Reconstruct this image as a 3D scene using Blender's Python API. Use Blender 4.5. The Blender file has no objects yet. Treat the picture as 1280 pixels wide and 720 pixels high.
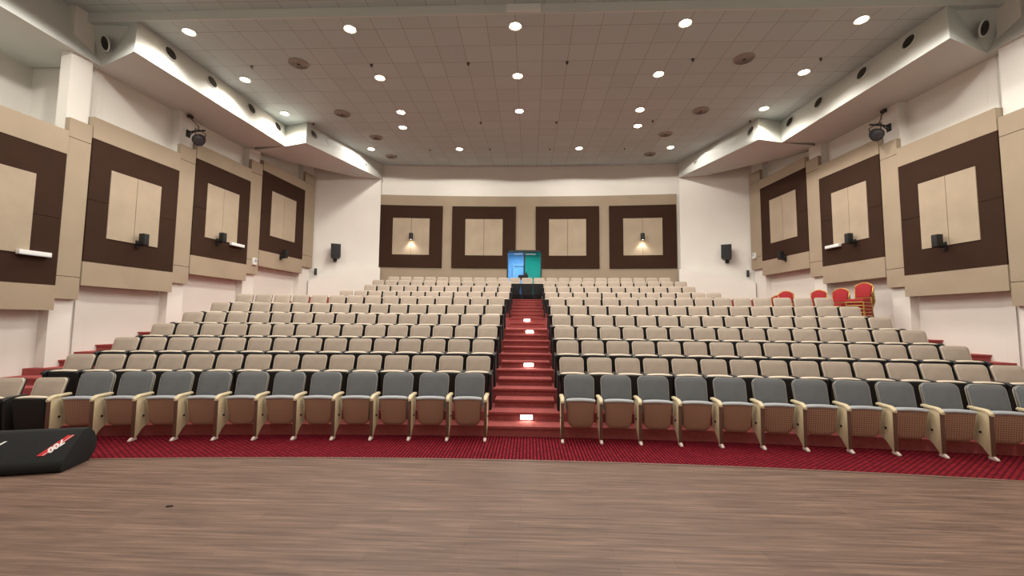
import bpy, bmesh, math, random
from mathutils import Vector, Matrix
random.seed(4)
PI = math.pi
SC = bpy.context.scene
COL = SC.collection

# ------------------------------------------------------------------ materials
def lin(c):
    return tuple(((v/255)/12.92 if v/255 <= .04045 else ((v/255+.055)/1.055)**2.4) for v in c)+(1,)
def mat(name, rgb, rough=.6, metal=0., var=0., scale=8., bump=0., bscale=200., emit=None, estr=0., coat=0., spec=.5, stretch=(1,1,1), spread=0.):
    m = bpy.data.materials.new(name); m.use_nodes = True
    nt = m.node_tree; b = nt.nodes['Principled BSDF']
    b.inputs['Base Color'].default_value = lin(rgb); b.inputs['Roughness'].default_value = rough
    b.inputs['Metallic'].default_value = metal; b.inputs['Coat Weight'].default_value = coat
    b.inputs['Specular IOR Level'].default_value = spec
    if emit:
        b.inputs['Emission Color'].default_value = lin(emit); b.inputs['Emission Strength'].default_value = estr
    if var or bump:
        tc = nt.nodes.new('ShaderNodeTexCoord'); mp = nt.nodes.new('ShaderNodeMapping'); mp.inputs['Scale'].default_value = stretch
        nt.links.new(tc.outputs['Object'], mp.inputs['Vector'])
    if var:
        n = nt.nodes.new('ShaderNodeTexNoise'); n.inputs['Scale'].default_value = scale; n.inputs['Detail'].default_value = 5
        nt.links.new(mp.outputs['Vector'], n.inputs['Vector'])
        r = nt.nodes.new('ShaderNodeMapRange'); r.inputs['From Min'].default_value = .3; r.inputs['From Max'].default_value = .7
        r.inputs['To Min'].default_value = 1-var; r.inputs['To Max'].default_value = 1+var
        nt.links.new(n.outputs['Fac'], r.inputs['Value'])
        h = nt.nodes.new('ShaderNodeHueSaturation'); h.inputs['Color'].default_value = lin(rgb)
        nt.links.new(r.outputs['Result'], h.inputs['Value']); nt.links.new(h.outputs['Color'], b.inputs['Base Color'])
        if spread:
            oi = nt.nodes.new('ShaderNodeObjectInfo'); r2 = nt.nodes.new('ShaderNodeMapRange')
            r2.inputs['To Min'].default_value = 1-spread; r2.inputs['To Max'].default_value = 1+spread
            nt.links.new(oi.outputs['Random'], r2.inputs['Value'])
            mu = nt.nodes.new('ShaderNodeMath'); mu.operation = 'MULTIPLY'
            nt.links.new(r.outputs['Result'], mu.inputs[0]); nt.links.new(r2.outputs['Result'], mu.inputs[1])
            nt.links.new(mu.outputs[0], h.inputs['Value'])
    if bump:
        n2 = nt.nodes.new('ShaderNodeTexNoise'); n2.inputs['Scale'].default_value = bscale; n2.inputs['Detail'].default_value = 3
        nt.links.new(mp.outputs['Vector'], n2.inputs['Vector'])
        bp = nt.nodes.new('ShaderNodeBump'); bp.inputs['Strength'].default_value = bump; bp.inputs['Distance'].default_value = .01
        nt.links.new(n2.outputs['Fac'], bp.inputs['Height']); nt.links.new(bp.outputs['Normal'], b.inputs['Normal'])
    return m

M = {}
M['wall'] = mat('white_plaster', (226,222,214), .75, var=.025, scale=1.2, bump=.05, bscale=30)
M['bulk'] = mat('bulkhead_plaster', (204,206,201), .7, var=.02, scale=1)
M['fabric'] = mat('beige_fabric', (158,142,121), .9, var=.06, scale=1.3, bump=.1, bscale=150)
M['fabric_pale'] = mat('pale_beige_fabric', (167,151,130), .9, var=.09, scale=1.6, bump=.1, bscale=150)
M['brown'] = mat('dark_brown_fabric', (55,36,26), .95, var=.08, scale=2, bump=.1, bscale=150, spec=.2)
M['seat_beige'] = mat('beige_upholstery', (170,155,141), .85, var=.05, scale=9, bump=.15, bscale=250, spread=.05)
M['pipe_beige'] = mat('cream_piping_lit_edge', (214,200,180), .6)
M['black'] = mat('black_plastic', (17,16,17), .5)
M['black_soft'] = mat('black_moulded_shell', (15,14,15), .7)
M['seat_grey'] = mat('grey_upholstery', (108,111,114), .85, var=.05, scale=8, bump=.15, bscale=250, spread=.04)
M['lip_grey'] = mat('grey_vinyl_edge', (166,169,173), .45)
M['pipe_grey'] = mat('grey_edge', (152,149,143), .6)
M['ash'] = mat('cream_wood', (212,196,160), .45, var=.06, scale=6, stretch=(8,8,1))
M['post'] = mat('brown_metal', (96,64,50), .45)
M['toe'] = mat('pale_foot', (225,205,195), .5)
M['gold'] = mat('gold_metal', (190,150,84), .35, metal=.6)
M['red_fabric'] = mat('red_upholstery', (150,20,27), .8, var=.06, scale=10)
M['tread'] = mat('red_step_carpet', (158,82,80), .95, var=.1, scale=14, bump=.25, bscale=300, spec=.1)
M['white_plastic'] = mat('white_plastic', (225,225,222), .4)
M['grey_metal'] = mat('grey_metal', (120,118,114), .4, metal=.5)
M['vent'] = mat('vent_metal', (150,142,134), .5)
M['darkgrey'] = mat('dark_grey_metal', (58,54,48), .5, metal=.3)
M['lens'] = mat('dark_lens', (60,60,66), .15, coat=.5)
M['trim_metal'] = mat('edge_strip_metal', (128,104,92), .4, metal=.3)
M['glow'] = mat('lamp_glow', (255,236,200), emit=(255,232,196), estr=38)
M['stepglow'] = mat('step_lamp_glow', (255,245,225), emit=(255,244,225), estr=7)
M['cover'] = mat('black_cloth_cover', (12,13,14), .85, var=.15, scale=7, bump=.2, bscale=120)
M['label_red'] = mat('red_label', (200,26,36), .6)
M['label_white'] = mat('white_print', (235,232,230), .6)
M['crumb'] = mat('dark_scrap', (40,28,20), .9)
M['lobby_blue'] = mat('lobby_blue_wall', (178,196,214), .7, var=.12, scale=2)
M['lobby_teal'] = mat('lobby_teal_wall', (150,200,190), .7, var=.15, scale=2)

def perforated():
    m = bpy.data.materials.new('perforated_wood_shell'); m.use_nodes = True; nt = m.node_tree; b = nt.nodes['Principled BSDF']
    tc = nt.nodes.new('ShaderNodeTexCoord'); br = nt.nodes.new('ShaderNodeVectorMath'); br.operation = 'SCALE'; br.inputs['Scale'].default_value = 1/.031
    fr = nt.nodes.new('ShaderNodeVectorMath'); fr.operation = 'FRACTION'
    sb = nt.nodes.new('ShaderNodeVectorMath'); sb.operation = 'SUBTRACT'; sb.inputs[1].default_value = (.5,.5,.5)
    mu = nt.nodes.new('ShaderNodeVectorMath'); mu.operation = 'MULTIPLY'; mu.inputs[1].default_value = (1,0,1)
    ln = nt.nodes.new('ShaderNodeVectorMath'); ln.operation = 'LENGTH'
    lt = nt.nodes.new('ShaderNodeMath'); lt.operation = 'LESS_THAN'; lt.inputs[1].default_value = .24
    mx = nt.nodes.new('ShaderNodeMix'); mx.data_type = 'RGBA'
    mx.inputs[6].default_value = lin((166,126,104)); mx.inputs[7].default_value = lin((70,46,36))
    L = nt.links.new
    L(tc.outputs['Object'], br.inputs[0]); L(br.outputs[0], fr.inputs[0]); L(fr.outputs[0], sb.inputs[0]); L(sb.outputs[0], mu.inputs[0]); L(mu.outputs[0], ln.inputs[0])
    L(ln.outputs['Value'], lt.inputs[0]); L(lt.outputs[0], mx.inputs[0]); L(mx.outputs[2], b.inputs['Base Color'])
    b.inputs['Roughness'].default_value = .5
    return m
M['perf'] = perforated()

def grid_ceiling():
    m = bpy.data.materials.new('ceiling_tiles'); m.use_nodes = True; nt = m.node_tree; b = nt.nodes['Principled BSDF']; L = nt.links.new
    tc = nt.nodes.new('ShaderNodeTexCoord'); mp = nt.nodes.new('ShaderNodeMapping'); mp.inputs['Location'].default_value = (.26,-.08,0)
    br = nt.nodes.new('ShaderNodeTexBrick'); br.offset = 0; br.inputs['Scale'].default_value = 1
    br.inputs['Brick Width'].default_value = .62; br.inputs['Row Height'].default_value = .64; br.inputs['Mortar Size'].default_value = .008; br.inputs['Mortar Smooth'].default_value = .4
    br.inputs['Color1'].default_value = lin((188,198,197)); br.inputs['Color2'].default_value = lin((182,191,190)); br.inputs['Mortar'].default_value = lin((150,146,144))
    L(tc.outputs['Object'], mp.inputs[0]); L(mp.outputs[0], br.inputs['Vector']); L(br.outputs['Color'], b.inputs['Base Color'])
    b.inputs['Roughness'].default_value = .85; b.inputs['Specular IOR Level'].default_value = .2
    return m
M['ceil'] = grid_ceiling()

def wood_floor():
    m = bpy.data.materials.new('laminate_planks'); m.use_nodes = True; nt = m.node_tree; b = nt.nodes['Principled BSDF']; L = nt.links.new
    tc = nt.nodes.new('ShaderNodeTexCoord')
    br = nt.nodes.new('ShaderNodeTexBrick'); br.offset = .37; br.inputs['Scale'].default_value = 1
    br.inputs['Brick Width'].default_value = 1.2; br.inputs['Row Height'].default_value = .15; br.inputs['Mortar Size'].default_value = .0016
    br.inputs['Color1'].default_value = (.42,.42,.42,1); br.inputs['Color2'].default_value = (.58,.58,.58,1); br.inputs['Mortar'].default_value = (.2,.2,.2,1)
    L(tc.outputs['Object'], br.inputs['Vector'])
    mp = nt.nodes.new('ShaderNodeMapping'); mp.inputs['Scale'].default_value = (.7,16,1); L(tc.outputs['Object'], mp.inputs[0])
    n = nt.nodes.new('ShaderNodeTexNoise'); n.inputs['Scale'].default_value = 1.6; n.inputs['Detail'].default_value = 8; n.inputs['Roughness'].default_value = .65; n.inputs['Distortion'].default_value = .6
    L(mp.outputs[0], n.inputs['Vector'])
    ad = nt.nodes.new('ShaderNodeMix'); ad.data_type = 'RGBA'; ad.inputs[0].default_value = .3
    L(n.outputs['Fac'], ad.inputs[6]); L(br.outputs['Color'], ad.inputs[7])
    cr = nt.nodes.new('ShaderNodeValToRGB'); e = cr.color_ramp.elements
    e[0].position = .33; e[0].color = lin((74,55,46)); e[1].position = .68; e[1].color = lin((150,122,105))
    k = e.new(.5); k.color = lin((113,89,76))
    L(ad.outputs[2], cr.inputs['Fac']); L(cr.outputs['Color'], b.inputs['Base Color'])
    b.inputs['Roughness'].default_value = .5; b.inputs['Specular IOR Level'].default_value = .35
    return m
M['wood'] = wood_floor()

def ribbed_carpet():
    m = bpy.data.materials.new('red_ribbed_carpet'); m.use_nodes = True; nt = m.node_tree; b = nt.nodes['Principled BSDF']; L = nt.links.new
    tc = nt.nodes.new('ShaderNodeTexCoord'); br = nt.nodes.new('ShaderNodeTexBrick'); br.offset = .5
    br.inputs['Scale'].default_value = 1; br.inputs['Brick Width'].default_value = .075; br.inputs['Row Height'].default_value = .048
    br.inputs['Mortar Size'].default_value = .013; br.inputs['Mortar Smooth'].default_value = .5
    br.inputs['Color1'].default_value = lin((150,36,48)); br.inputs['Color2'].default_value = lin((126,24,38)); br.inputs['Mortar'].default_value = lin((56,5,15))
    mp = nt.nodes.new('ShaderNodeMapping'); mp.inputs['Rotation'].default_value = (0,0,PI/2)
    L(tc.outputs['Object'], mp.inputs[0]); L(mp.outputs[0], br.inputs['Vector']); L(br.outputs['Color'], b.inputs['Base Color'])
    b.inputs['Roughness'].default_value = .95; b.inputs['Specular IOR Level'].default_value = .1
    bp = nt.nodes.new('ShaderNodeBump'); bp.inputs['Strength'].default_value = .5; bp.inputs['Distance'].default_value = .01; bp.invert = True
    L(br.outputs['Fac'], bp.inputs['Height']); L(bp.outputs[0], b.inputs['Normal'])
    return m
M['carpet'] = ribbed_carpet()

def tinted_glass(name, rgb):
    m = bpy.data.materials.new(name); m.use_nodes = True; nt = m.node_tree; nt.nodes.remove(nt.nodes['Principled BSDF'])
    t = nt.nodes.new('ShaderNodeBsdfTransparent'); t.inputs[0].default_value = lin(rgb)
    g = nt.nodes.new('ShaderNodeBsdfGlossy'); g.inputs['Roughness'].default_value = .03
    x = nt.nodes.new('ShaderNodeMixShader'); x.inputs[0].default_value = .06
    nt.links.new(t.outputs[0], x.inputs[1]); nt.links.new(g.outputs[0], x.inputs[2]); nt.links.new(x.outputs[0], nt.nodes['Material Output'].inputs[0])
    return m
M['glass_blue'] = tinted_glass('clear_blue_glass', (188,222,245))
M['glass_teal'] = tinted_glass('teal_glass', (105,198,190))

# ------------------------------------------------------------------ mesh helpers
def finish(bm, smooth=True, ang=35):
    bmesh.ops.recalc_face_normals(bm, faces=bm.faces)
    me = bpy.data.meshes.new('m'); bm.to_mesh(me); bm.free()
    if smooth:
        for p in me.polygons: p.use_smooth = True
        me.set_sharp_from_angle(angle=math.radians(ang))
    return me
def obj(name, bm, material, parent=None, loc=None, rot=None, smooth=True):
    me = bm if isinstance(bm, bpy.types.Mesh) else finish(bm, smooth)
    me.name = name
    if not me.materials: me.materials.append(M[material])
    o = bpy.data.objects.new(name, me); COL.objects.link(o)
    if parent: o.parent = parent
    if loc is not None: o.location = loc
    if rot is not None: o.rotation_euler = rot
    return o
def empty(name, loc=(0,0,0), rot=(0,0,0)):
    o = bpy.data.objects.new(name, None); o.empty_display_size = .1; COL.objects.link(o); o.location = loc; o.rotation_euler = rot
    return o
def tag(o, label, cat, group=None):
    o['label'] = label; o['category'] = cat
    if group: o['group'] = group
    return o
def struct(o): o['kind'] = 'structure'; return o

def add_box(bm, x0, x1, y0, y1, z0, z1, bev=0, mtx=None):
    vs = [bm.verts.new(Vector((x,y,z))) for z in (z0,z1) for y in (y0,y1) for x in (x0,x1)]
    fs = [bm.faces.new([vs[i] for i in q]) for q in ((0,2,3,1),(4,5,7,6),(0,1,5,4),(2,6,7,3),(0,4,6,2),(1,3,7,5))]
    if mtx: bmesh.ops.transform(bm, matrix=mtx, verts=vs)
    if bev:
        es = list({e for f in fs for e in f.edges})
        bmesh.ops.bevel(bm, geom=es, offset=bev, segments=2, profile=.6, affect='EDGES')
    return bm
def box(*a, **k): return add_box(bmesh.new(), *a, **k)
def add_loft(bm, loops, cap=True):
    rings = [[bm.verts.new(Vector(p)) for p in l] for l in loops]; n = len(rings[0])
    for a, b in zip(rings, rings[1:]):
        for i in range(n): bm.faces.new((a[i], a[(i+1)%n], b[(i+1)%n], b[i]))
    if cap: bm.faces.new(rings[0][::-1]); bm.faces.new(rings[-1])
    return rings
def add_prism(bm, pts, axis, d0, d1, bev=0):
    f = {'x': lambda a,b,d: (d,a,b), 'y': lambda a,b,d: (a,d,b), 'z': lambda a,b,d: (a,b,d)}[axis]
    r = add_loft(bm, [[f(a,b,d0) for a,b in pts], [f(a,b,d1) for a,b in pts]])
    if bev:
        es = list({e for v in r[0]+r[1] for e in v.link_edges})
        bmesh.ops.bevel(bm, geom=es, offset=bev, segments=2, profile=.6, affect='EDGES')
    return bm
def add_tube(bm, pts, r, n=8, closed=False):
    pts = [Vector(p) for p in pts]; rings = []; N = len(pts)
    for i, p in enumerate(pts):
        d = (pts[(i+1) % N]-pts[i-1]) if closed else (pts[min(i+1,N-1)]-pts[max(i-1,0)])
        d.normalize(); u = d.cross(Vector((.13,.21,.97)));
        if u.length < .15: u = d.cross(Vector((1,0,0)))
        u.normalize(); v = d.cross(u)
        rings.append([bm.verts.new(p+(u*math.cos(2*PI*k/n)+v*math.sin(2*PI*k/n))*r) for k in range(n)])
    prs = list(zip(rings, rings[1:]))+([(rings[-1], rings[0])] if closed else [])
    for a, b in prs:
        for k in range(n): bm.faces.new((a[k], a[(k+1)%n], b[(k+1)%n], b[k]))
    if not closed: bm.faces.new(rings[0][::-1]); bm.faces.new(rings[-1])
    return bm
def add_lathe(bm, prof, n=24, mtx=None, cap0=False, cap1=False):
    rings = []
    for r, z in prof:
        rings.append([bm.verts.new(Vector((r*math.cos(2*PI*k/n), r*math.sin(2*PI*k/n), z))) for k in range(n)])
    for a, b in zip(rings, rings[1:]):
        for k in range(n): bm.faces.new((a[k], a[(k+1)%n], b[(k+1)%n], b[k]))
    if cap0: bm.faces.new(rings[0][::-1])
    if cap1: bm.faces.new(rings[-1])
    if mtx: bmesh.ops.transform(bm, matrix=mtx, verts=[v for r in rings for v in r])
    return bm
def rrect(w0, w1, z0, z1, r0, r1, n=5):
    """rounded outline, bottom width w0, top width w1, bottom radius r0, top radius r1"""
    pts = []
    for cx, cz, r, a0 in ((w0/2-r0, z0+r0, r0, -90), (w1/2-r1, z1-r1, r1, 0), (-w1/2+r1, z1-r1, r1, 90), (-w0/2+r0, z0+r0, r0, 180)):
        for k in range(n+1):
            a = math.radians(a0+90*k/n); pts.append((cx+r*math.cos(a), cz+r*math.sin(a)))
    return pts
def inset(pts, d):
    n = len(pts); cx = sum(p[0] for p in pts)/n; cz = sum(p[1] for p in pts)/n
    xs = [abs(p[0]-cx) for p in pts]; zs = [abs(p[1]-cz) for p in pts]; mx, mz = max(xs), max(zs)
    return [(cx+(x-cx)*(1-d/mx), cz+(z-cz)*(1-d/mz)) for x, z in pts]
def pad(outline, thick, puff, edge, lean):
    """cushion: outline in x,z at depth 0 (back) towards -y (front); lean(z) gives the y of its back plane"""
    bm = bmesh.new()
    loops = []
    for d, t in ((edge, thick*.0), (0, thick*.12), (0, thick*.7), (edge*.35, thick*.9), (edge, thick), (edge*2.6, thick+puff*.6), (edge*5, thick+puff)):
        loops.append([(x, lean(z)-t, z) for x, z in inset(outline, d)])
    add_loft(bm, loops)
    return bm
ORD = ['zeroth','first','second','third','fourth','fifth','sixth','seventh','eighth','ninth','tenth','eleventh','twelfth','thirteenth','fourteenth','fifteenth']

# ------------------------------------------------------------------ hall geometry
C = 40.9                      # rows are arcs about (0,-C)
CAM = Vector((.075, 0, 1.83)); K = 1.04
def S(x, y, z): return Vector((CAM.x+(x-CAM.x)*K, y*K, CAM.z+(z-CAM.z)*K))
def ZS(z): return CAM.z+(z-CAM.z)*K
def arc_y(Y, x): R = Y+C; return math.sqrt(R*R-x*x)-C
def arc_slab(bm, Y0, Y1, x0, x1, z0, z1, n=16):
    xs = [x0+(x1-x0)*i/n for i in range(n+1)]
    loops = [[(x, arc_y(Y0,x), z0), (x, arc_y(Y1,x), z0), (x, arc_y(Y1,x), z1), (x, arc_y(Y0,x), z1)] for x in xs]
    add_loft(bm, loops); return bm
def XF(y): return (9.05-.1*(y-8.5))                       # panel face of the side walls (before scaling)

# floors
WOODY = 5.9
bm = bmesh.new(); arc_slab(bm, WOODY+.02, 7.3, -10.9, 10.9, -.2, -.004, 40)
struct(obj('floor_carpet', bm, 'carpet', smooth=False))
bm = bmesh.new()
xs = [-10.9+21.8*i/40 for i in range(41)]
add_loft(bm, [[(x,-3.2,-.2),(x,arc_y(WOODY,x),-.2),(x,arc_y(WOODY,x),0),(x,-3.2,0)] for x in xs])
struct(obj('floor', bm, 'wood', smooth=False))
bm = bmesh.new(); arc_slab(bm, WOODY, WOODY+.045, -10.9, 10.9, -.02, .006, 40)
struct(obj('trim_1', bm, 'trim_metal', smooth=False))

rowY = {1:7.99,2:8.83,3:9.65,4:10.45,5:11.32,6:12.23,7:15.18,8:16.06,9:16.88,10:17.66}
rowTop = {1:1.19,2:1.449,3:1.722,4:1.998,5:2.269,6:2.526,7:2.853,8:3.134,9:3.389,10:3.605}
fl = {1:.305,2:.57,3:.835,4:1.10,5:1.365,6:1.63,7:1.963,8:2.243,9:2.5,10:2.715}
HW = 10.4
def tier(Y0, Y1, z0, z1, x0=-HW, x1=HW, name='tier_platform', n=30):
    bm = bmesh.new(); arc_slab(bm, Y0, Y1, x0, x1, z0, z1, n)
    a, b = (max(x0,-.62), min(x1,.62)) if name != 'side_aisle_step' else (x0, x1)
    if z1 > 0: arc_slab(bm, Y0-.028, Y0+.005, a, b, z1-.032, z1-.0005, 4)      # carpet nosing
    return struct(obj(name, bm, 'tread', smooth=False))
tier(7.14, 7.53, -.1, .16, name='tier_step')
front = {k: rowY[k]-.47 for k in rowY}
order = list(range(1,11))
AH = .53
for k in order:
    y1 = front[k+1] if k < 10 else 19.2
    tier(front[k], y1+.01, -.1, fl[k])
    if k > 1:
        mid = (fl[k]+fl[k-1])/2; d = .415
        tier(front[k]-d, front[k]+.005, fl[k-1]-.05, mid, -AH, AH, 'aisle_step', 4)
        if k <= 9:
            xe = (.624+15*.4916+.12) if k <= 6 else (.624+12*.4916+.15)
            for s in (-1,1):
                a, b = sorted((s*xe, s*HW))
                tier(front[k]-d, front[k]+.005, fl[k-1]-.05, mid, a, b, 'side_aisle_step', 6)

# ------------------------------------------------------------------ side walls
def side_pt(s, y, off=0., z=0.):       # off: outward from the panel face
    return S(s*(XF(y)+off), y, z)
def wall_slab(bm, s, y0, y1, z0, z1, o0, o1):
    """box following the side wall between outward offsets o0 (inner) and o1 (outer); base units"""
    lo = []
    for y in (y0, y1):
        lo.append([side_pt(s,y,o0,z0), side_pt(s,y,o1,z0), side_pt(s,y,o1,z1), side_pt(s,y,o0,z1)])
    add_loft(bm, lo); return bm
TOPZ = 8.9
for s, nm in ((-1,'left'),(1,'right')):
    bm = bmesh.new(); wall_slab(bm, s, 8.62, 16.5, -.6, TOPZ, .30, .55)
    struct(obj('wall_'+nm, bm, 'wall', smooth=False))
    bm = bmesh.new()
    a = sorted((S(s*10.7,0,0).x, S(s*11.0,0,0).x)); add_box(bm, a[0], a[1], -3.2, 9.0, -.2, 9.3)
    struct(obj('wall_stage_'+nm, bm, 'wall', smooth=False))
    bm = bmesh.new(); a = sorted((S(s*9.3,0,0).x, S(s*10.7,0,0).x)); add_box(bm, a[0], a[1], S(0,8.65,0).y, S(0,8.85,0).y, -.2, 9.3)
    struct(obj('wall_return_'+nm, bm, 'wall', smooth=False))
    bm = bmesh.new(); wall_slab(bm, s, 2.0, 8.3, -.6, 5.45, .30, 1.6)
    struct(obj('wall_dado_'+nm, bm, 'wall', smooth=False))
PIL = [(8.06,8.47,2.2,5.82),(10.51,10.96,2.73,6.3),(12.95,13.44,3.24,6.82),(15.68,16.32,3.8,7.38)]
PAN = [(6.02,8.05,1.97,5.53),(8.48,10.5,2.49,6.03),(10.97,12.94,3.0,6.5),(13.45,15.67,3.53,6.98)]
DARK = [(2.45,5.06),(2.98,5.58),(3.5,6.1),(4.04,6.65)]
ptxt = ['nearest the stage','second from the stage','third from the stage','farthest from the stage']
extra_l = ['white light bar on its lower edge','small black speaker under its pale centre','speaker and white light bar below its centre','black speaker on its bottom border']
tn = 2
for s, nm in ((-1,'left'),(1,'right')):
    for i, (y0,y1,z0,z1) in enumerate(PIL):
        bm = bmesh.new(); wall_slab(bm, s, y0+.01, y1-.01, -.3, TOPZ-.5, .10, .32)
        struct(obj('trim_%d' % tn, bm, 'wall', smooth=False)); tn += 1
        root = empty('pilaster_panel', side_pt(s,(y0+y1)/2,.1,z0))
        inv = Matrix.Translation(-root.location)
        bm = bmesh.new(); wall_slab(bm, s, y0, y1, z0, z0+.44, .0, .10); bm.transform(inv); obj('lower_board', bm, 'fabric', root, smooth=False)
        bm = bmesh.new(); wall_slab(bm, s, y0, y1, z0+.452, z1-.392, .0, .10); bm.transform(inv); obj('middle_board', bm, 'fabric', root, smooth=False)
        bm = bmesh.new(); wall_slab(bm, s, y0, y1, z1-.38, z1, .0, .10); bm.transform(inv); obj('upper_board', bm, 'fabric', root, smooth=False)
        tag(root, 'narrow beige upholstered strip on the %s wall, %s' % (nm, ptxt[i]), 'wall panel', 'beige strips on the side walls')
    for i, (y0,y1,z0,z1) in enumerate(PAN):
        root = empty('acoustic_panel', side_pt(s,(y0+y1)/2,.1,z0)); inv = Matrix.Translation(-root.location)
        d0, d1 = DARK[i]
        bm = bmesh.new(); wall_slab(bm, s, y0, y1, z0, d0, -.02, .26); bm.transform(inv); obj('bottom_border', bm, 'fabric', root, smooth=False)
        bm = bmesh.new(); wall_slab(bm, s, y0, y1, d1, z1, -.02, .26); bm.transform(inv); obj('top_border', bm, 'fabric', root, smooth=False)
        w = y1-y0; iy0, iy1 = y0+.2*w, y1-.23*w; iz0, iz1 = d0+.55, d1-.56
        bm = bmesh.new()
        mz = (d0+d1)/2
        for q in ((y0+.006,y1-.006,d0,iz0),(y0+.006,y1-.006,iz1,d1),(y0+.006,iy0,iz0,mz-.004),(y0+.006,iy0,mz+.004,iz1),(iy1,y1-.006,iz0,mz-.004),(iy1,y1-.006,mz+.004,iz1)):
            wall_slab(bm, s, *q, -.015, .26)
        bm.transform(inv); obj('brown_frame', bm, 'brown', root, smooth=False)
        my = (iy0+iy1)/2
        for q in ((iy0,my-.006),(my+.006,iy1)):
            bm = bmesh.new(); wall_slab(bm, s, q[0], q[1], iz0, iz1, -.03, .2); bm.transform(inv); obj('centre_board', bm, 'fabric_pale', root, smooth=False)
        tag(root, 'brown framed beige acoustic panel on the %s wall, %s' % (nm, ptxt[i]), 'wall panel', 'acoustic panels on the side walls')

# recessed rear corners
def seg_slab(bm, p, q, t0, t1, z0, z1, zz1=None):
    p = Vector(p); q = Vector(q); d = (q-p).normalized(); n = Vector((-d.y, d.x))
    zz1 = z1 if zz1 is None else zz1
    add_loft(bm, [[(*(p+n*t0),z0),(*(p+n*t1),z0),(*(p+n*t1),z1),(*(p+n*t0),z1)], [(*(q+n*t0),z0),(*(q+n*t1),z0),(*(q+n*t1),zz1),(*(q+n*t0),zz1)]])
    return bm
for s, nm in ((-1,'left'),(1,'right')):
    A = S(s*8.47, 16.42, 0).xy; B = S(s*6.14, 17.62, 0).xy
    bm = bmesh.new(); seg_slab(bm, A, B, 0, s*-.25 if s > 0 else .25, 0, 9.2)
    bm.free(); bm = bmesh.new(); seg_slab(bm, A, B, 0, .25 if s < 0 else -.25, 0, 9.2)
    struct(obj('wall_recess_'+nm, bm, 'wall', smooth=False))
    n = Vector((s*-.16, -.26)) 
    bm = bmesh.new(); seg_slab(bm, A+n, B+n, 0, .16 if s < 0 else -.16, 0, ZS(3.34), ZS(3.98))
    struct(obj('trim_%d' % tn, bm, 'wall', smooth=False)); tn += 1

# ------------------------------------------------------------------ back wall
YB = 18.05*K
door = (-.9, .60); dz1 = ZS(4.81)
bm = bmesh.new()
for x0,x1,z0,z1 in ((-7.2,door[0],-.2,9.3),(door[1],7.2,-.2,9.3),(door[0],door[1],dz1,9.3)): arc_slab(bm, YB+.12, YB+.4, x0, x1, z0, z1, 8)
struct(obj('wall_back', bm, 'wall', smooth=False))
bm = bmesh.new(); zt = ZS(7.1)
for x0,x1,z0 in ((-6.42,door[0],2.6),(door[1],6.3,2.6),(door[0],door[1],dz1)): arc_slab(bm, YB, YB+.12, x0, x1, z0, zt, 8)
struct(obj('wall_cladding_back', bm, 'fabric', smooth=False))
BP = [(-6.174,-3.583),(-3.18,-.51),(.33,2.95),(3.36,6.02)]
btxt = ['at the far left of the back wall, lit by a downlight','left of the glass door on the back wall','right of the glass door on the back wall','at the far right of the back wall, lit by a downlight']
for i,(x0,x1) in enumerate(BP):
    X0, X1 = CAM.x+(x0-CAM.x)*K, CAM.x+(x1-CAM.x)*K; z0, z1 = ZS(4.05), ZS(6.65); w = X1-X0
    root = empty('acoustic_panel', ((X0+X1)/2, arc_y(YB,(X0+X1)/2), z0)); inv = Matrix.Translation(-root.location)
    ix0, ix1, iz0, iz1 = X0+.21*w, X1-.205*w, z0+.545, z1-.555
    bm = bmesh.new()
    bars = [(X0,X1,iz1,z1)]
    bx0, bx1 = X0, X1; lz, rz = iz0, iz0; 
    if i == 1: bx1 = door[0]; 
    if i == 2: bx0 = door[1]
    bars += [(bx0,bx1,z0,iz0)]
    bars += [(X0,ix0,(iz0 if i != 2 else dz1),iz1),(ix1,X1,(iz0 if i != 1 else dz1),iz1)]
    if i == 1: bars.append((ix1, door[0], iz0, dz1))
    if i == 2: bars.append((door[1], ix0, iz0, dz1))
    for b in bars:
        if b[1] > b[0]: arc_slab(bm, YB-.06, YB, *b, 3)
    bm.transform(inv); obj('brown_frame', bm, 'brown', root, smooth=False)
    mx = (ix0+ix1)/2
    for q in ((ix0,mx-.008),(mx+.008,ix1)):
        bm = bmesh.new(); arc_slab(bm, YB-.05, YB, q[0], q[1], iz0, iz1, 2); bm.transform(inv); obj('centre_board', bm, 'fabric_pale', root, smooth=False)
    tag(root, 'brown square frame '+btxt[i], 'wall panel', 'square acoustic panels on the back wall')

# glass door and lobby
DY = arc_y(YB, 0); fz = fl[10]
dr = struct(empty('door_1', (0, DY, fz)))
bm = bmesh.new()
x0, x1, h = door[0], door[1], dz1-fz
for b in ((x0,x0+.045,0,h),(x1-.045,x1,0,h),(x0,x1,h-.09,h),((x0+x1)/2-.03,(x0+x1)/2+.03,0,h-.09)): add_box(bm, b[0], b[1], -.05, .2, b[2], b[3])
add_box(bm, x0+.04, x1-.04, .0, .08, 0, .30)
struct(obj('door_frame', bm, 'black', dr, smooth=False))
mxd = (x0+x1)/2
struct(obj('glass_leaf', box(x0+.045, mxd-.03, .04, .055, .0, h-.09), 'glass_blue', dr, smooth=False))
struct(obj('glass_leaf', box(mxd+.03, x1-.045, .04, .055, .0, h-.09), 'glass_teal', dr, smooth=False))
bm = bmesh.new()
for k in range(7):
    for xx in (x0+.3+k*.055, mxd+.07+k*.062): add_box(bm, xx, xx+.035, .03, .04, h-.19, h-.15)
struct(obj('dotted_marking', bm, 'white_plastic', dr, smooth=False))
for xx in (mxd-.09, mxd+.09):
    bm = bmesh.new(); add_tube(bm, [(xx,.03,.85),(xx,-.02,.87),(xx,-.02,1.2),(xx,.03,1.22)], .014)
    struct(obj('pull_handle', bm, 'grey_metal', dr))
Y1 = YB+.41
bm = bmesh.new()
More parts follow.
